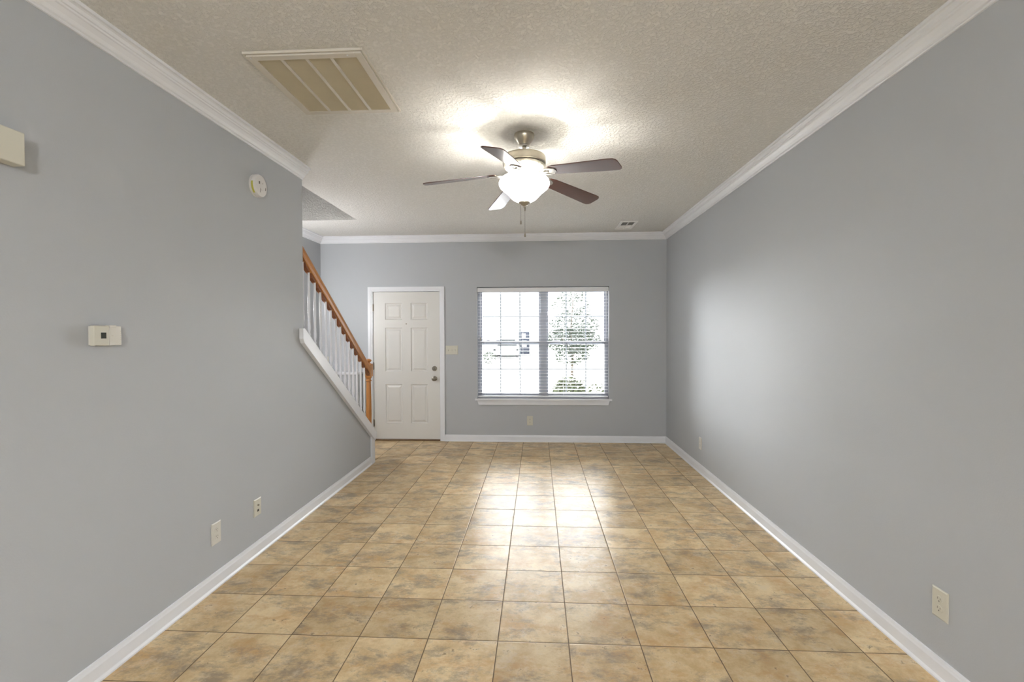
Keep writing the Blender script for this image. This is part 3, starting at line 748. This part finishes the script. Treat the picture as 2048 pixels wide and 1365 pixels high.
# ------------------------------------------------------------------ outside the window
M_PAVE = mat('pale_concrete', (0.58, 0.57, 0.55), 0.8, noise=0.06, nscale=3)
M_SIDING = mat('white_siding', (0.82, 0.82, 0.80), 0.6, noise=0.02, nscale=5)
M_ROOF = mat('pale_shingle', (0.50, 0.48, 0.46), 0.8, noise=0.1, nscale=6)
M_BLUEG = mat('blue_grey_paint', (0.05, 0.06, 0.10), 0.4, noise=0.05)
M_LEAF = mat('tree_leaf', (0.022, 0.042, 0.016), 0.5, noise=0.5, nscale=3)
M_LEAFY = mat('shrub_leaf', (0.035, 0.048, 0.012), 0.5, noise=0.5, nscale=6)
M_BARK = mat('bark', (0.16, 0.12, 0.09), 0.8, noise=0.3, nscale=30)
b = B(); box(b, -30, 30, YB+0.15, 80, -0.5, -0.35); o = struct('ground', b, M_PAVE)
b = B(); box(b, -30, 30, -20, YREAR-0.12, -0.5, -0.35); struct('dark_rear_ground', b, mat('dark_ground_colour', (0.035, 0.05, 0.02), 0.9, noise=0.3, nscale=2))  # unseen ground behind the room, made dark to cut bounce onto the near ceiling
b = B(); box(b, -2.6, 2.2, YB+0.152, 7.9, -0.35, -0.05); struct('porch_slab', b, M_PAVE)
h = thing('house', 'white neighbouring house across the street, seen through the window', 'house', (-4.0, 38.5, -0.35))
b = B(); box(b, -9, 4.6, 0, 8, 0, 5.6)
obj('wall', b, M_SIDING, h)
b = B(); prism(b, [(-9.4, -0.4, 5.6), (-9.4, 8.4, 5.6), (-9.4, 4, 8.2)], (14.4, 0, 0)); obj('roof', b, M_ROOF, h)
dx = 2.93      # door x relative to house origin
b = B(); box(b, dx-0.42, dx+0.42, -0.06, -0.001, 0.02, 1.90); hd = obj('front_door', b, M_BLUEG, h); hd['label'] = 'blue-grey front door'
b = B(); box(b, dx-0.20, dx+0.12, -0.075, -0.061, 1.36, 1.74); box(b, dx-0.20, dx+0.20, -0.075, -0.061, 0.62, 1.15)
obj('door_panel', b, M_SIDING, hd)
b = B(); box(b, dx-0.52, dx-0.43, -0.08, -0.001, 0, 2.0); box(b, dx+0.43, dx+0.52, -0.08, -0.001, 0, 2.0); box(b, dx-0.52, dx+0.52, -0.08, -0.001, 1.91, 2.02); obj('door_surround', b, M_SIDING, h)

random.seed(7)
def leaves(bm, c, rad, n, size, dens=0.6):
    for _ in range(n):
        while True:
            p = Vector((random.uniform(-1, 1), random.uniform(-1, 1), random.uniform(-1, 1)))
            if p.length <= 1: break
        p = p.normalized()*(p.length**dens)
        p = Vector((c[0]+p.x*rad[0], c[1]+p.y*rad[1], c[2]+p.z*rad[2]))
        r = Matrix.Rotation(random.uniform(0, 6.28), 3, 'Z') @ Matrix.Rotation(random.uniform(-1.2, 1.2), 3, 'X') @ Matrix.Rotation(random.uniform(-1, 1), 3, 'Y')
        s = size*random.uniform(0.6, 1.3)
        q = [r @ Vector(v)*s + p for v in ((-0.5, 0, 0), (0, -0.28, 0.08), (0.5, 0, 0), (0, 0.28, 0.08))]
        vs = [bm.verts.new(v) for v in q]; bm.faces.new(vs[:3]); bm.faces.new([vs[0], vs[2], vs[3]])
def plant(name, label, cat, loc, blobs, size, leafm, stems, trunk_r):
    t = thing(name, label, cat, loc)
    b = B()
    for c, r, n in blobs: leaves(b, c, r, n, size)
    obj('foliage', b, leafm, t)
    b = B()
    for pts in stems: tube(b, pts, [trunk_r*(1-0.7*i/(len(pts)-1)) for i in range(len(pts))], 8)
    obj('trunk', b, M_BARK, t)
    return t
plant('tree', 'green leafy tree across the drive, in the right half of the window', 'tree', (1.45, 20, -0.35),
      [((0, 0, 1.45), (1.25, 1.0, 0.55), 2600), ((0.1, 0, 2.1), (1.05, 0.8, 0.6), 900), ((-0.1, 0, 2.9), (0.9, 0.7, 0.6), 380), ((0.0, 0, 3.6), (0.7, 0.6, 0.55), 150), ((0, 0, 0.85), (0.75, 0.7, 0.45), 900)],
      0.11, M_LEAF, [[(0, 0, 0), (0.03, 0, 0.9), (-0.05, 0, 1.8), (0.05, 0, 3.2)], [(0, 0, 0.8), (0.5, 0, 1.5)], [(0, 0, 0.9), (-0.5, 0.1, 1.7)]], 0.06)
plant('shrub', 'yellow-green shrub just outside, at the lower right of the window', 'shrub', (0.62, 9.0, -0.35),
      [((-0.02, 0, 0.66), (0.32, 0.25, 0.28), 1500), ((0.05, 0, 0.85), (0.30, 0.2, 0.14), 90), ((0.5, 0, 0.60), (0.20, 0.2, 0.26), 260), ((0, 0, 0.3), (0.28, 0.25, 0.25), 250)],
      0.070, M_LEAFY, [[(0, 0, 0), (0, 0, 0.3), (-0.08, 0, 0.8)], [(0.02, 0, 0), (0.1, 0, 0.4), (0.2, 0, 0.9)], [(0.03, 0, 0), (0.25, 0, 0.35), (0.55, 0, 0.75)]], 0.010)
plant('shrub', 'small grey-green shrub far outside at the left edge of the window', 'shrub', (-2.45, 24.0, -0.35),
      [((0, 0, 0.50), (0.36, 0.4, 0.34), 420)], 0.09, M_LEAF, [[(0, 0, 0), (0, 0, 0.3), (0.1, 0, 0.6)]], 0.02)

# parked pale car seen head-on across the drive
M_CAR = mat('white_car_paint', (0.78, 0.79, 0.80), 0.25, coat=0.6, noise=0.01)
M_CARG = mat('car_glass', (0.035, 0.04, 0.04), 0.2, noise=0.05)
M_TYRE = mat('tyre_rubber', (0.12, 0.12, 0.12), 0.8, noise=0.1)
ca = thing('car', 'pale parked car seen from the front through the left part of the window', 'car', (-2.20, 33, -0.35))
b = B()
prism(b, [(-0.88, 0, 0.22), (0.88, 0, 0.22), (0.90, 0, 0.62), (0.84, 0, 0.80), (-0.84, 0, 0.80), (-0.90, 0, 0.62)], (0, 4.2, 0))
prism(b, [(-0.80, 1.2, 0.80), (0.80, 1.2, 0.80), (0.60, 1.75, 1.36), (-0.60, 1.75, 1.36)], (0, 1.7, 0)); obj('body', b, M_CAR, ca, bevel=0.05)
b = B(); prism(b, [(-0.72, 1.235, 0.86), (0.72, 1.235, 0.86), (0.56, 1.67, 1.30), (-0.56, 1.67, 1.30)], (0, -0.02, 0)); obj('windscreen', b, M_CARG, ca)
for s in (-1, 1):
    b = B(); box(b, s*0.80-0.08, s*0.80+0.08, -0.02, 0.02, 0.52, 0.66); obj('headlight', b, M_CARG, ca)
    for yy in (0.8, 3.3):
        b = B(); lathe(b, [(0.31, -0.1), (0.31, 0.1)], seg=24, mtx=Matrix.Translation((s*0.76, yy, 0.311)) @ Matrix.Rotation(PI/2, 4, 'Y')); obj('wheel', b, M_TYRE, ca)
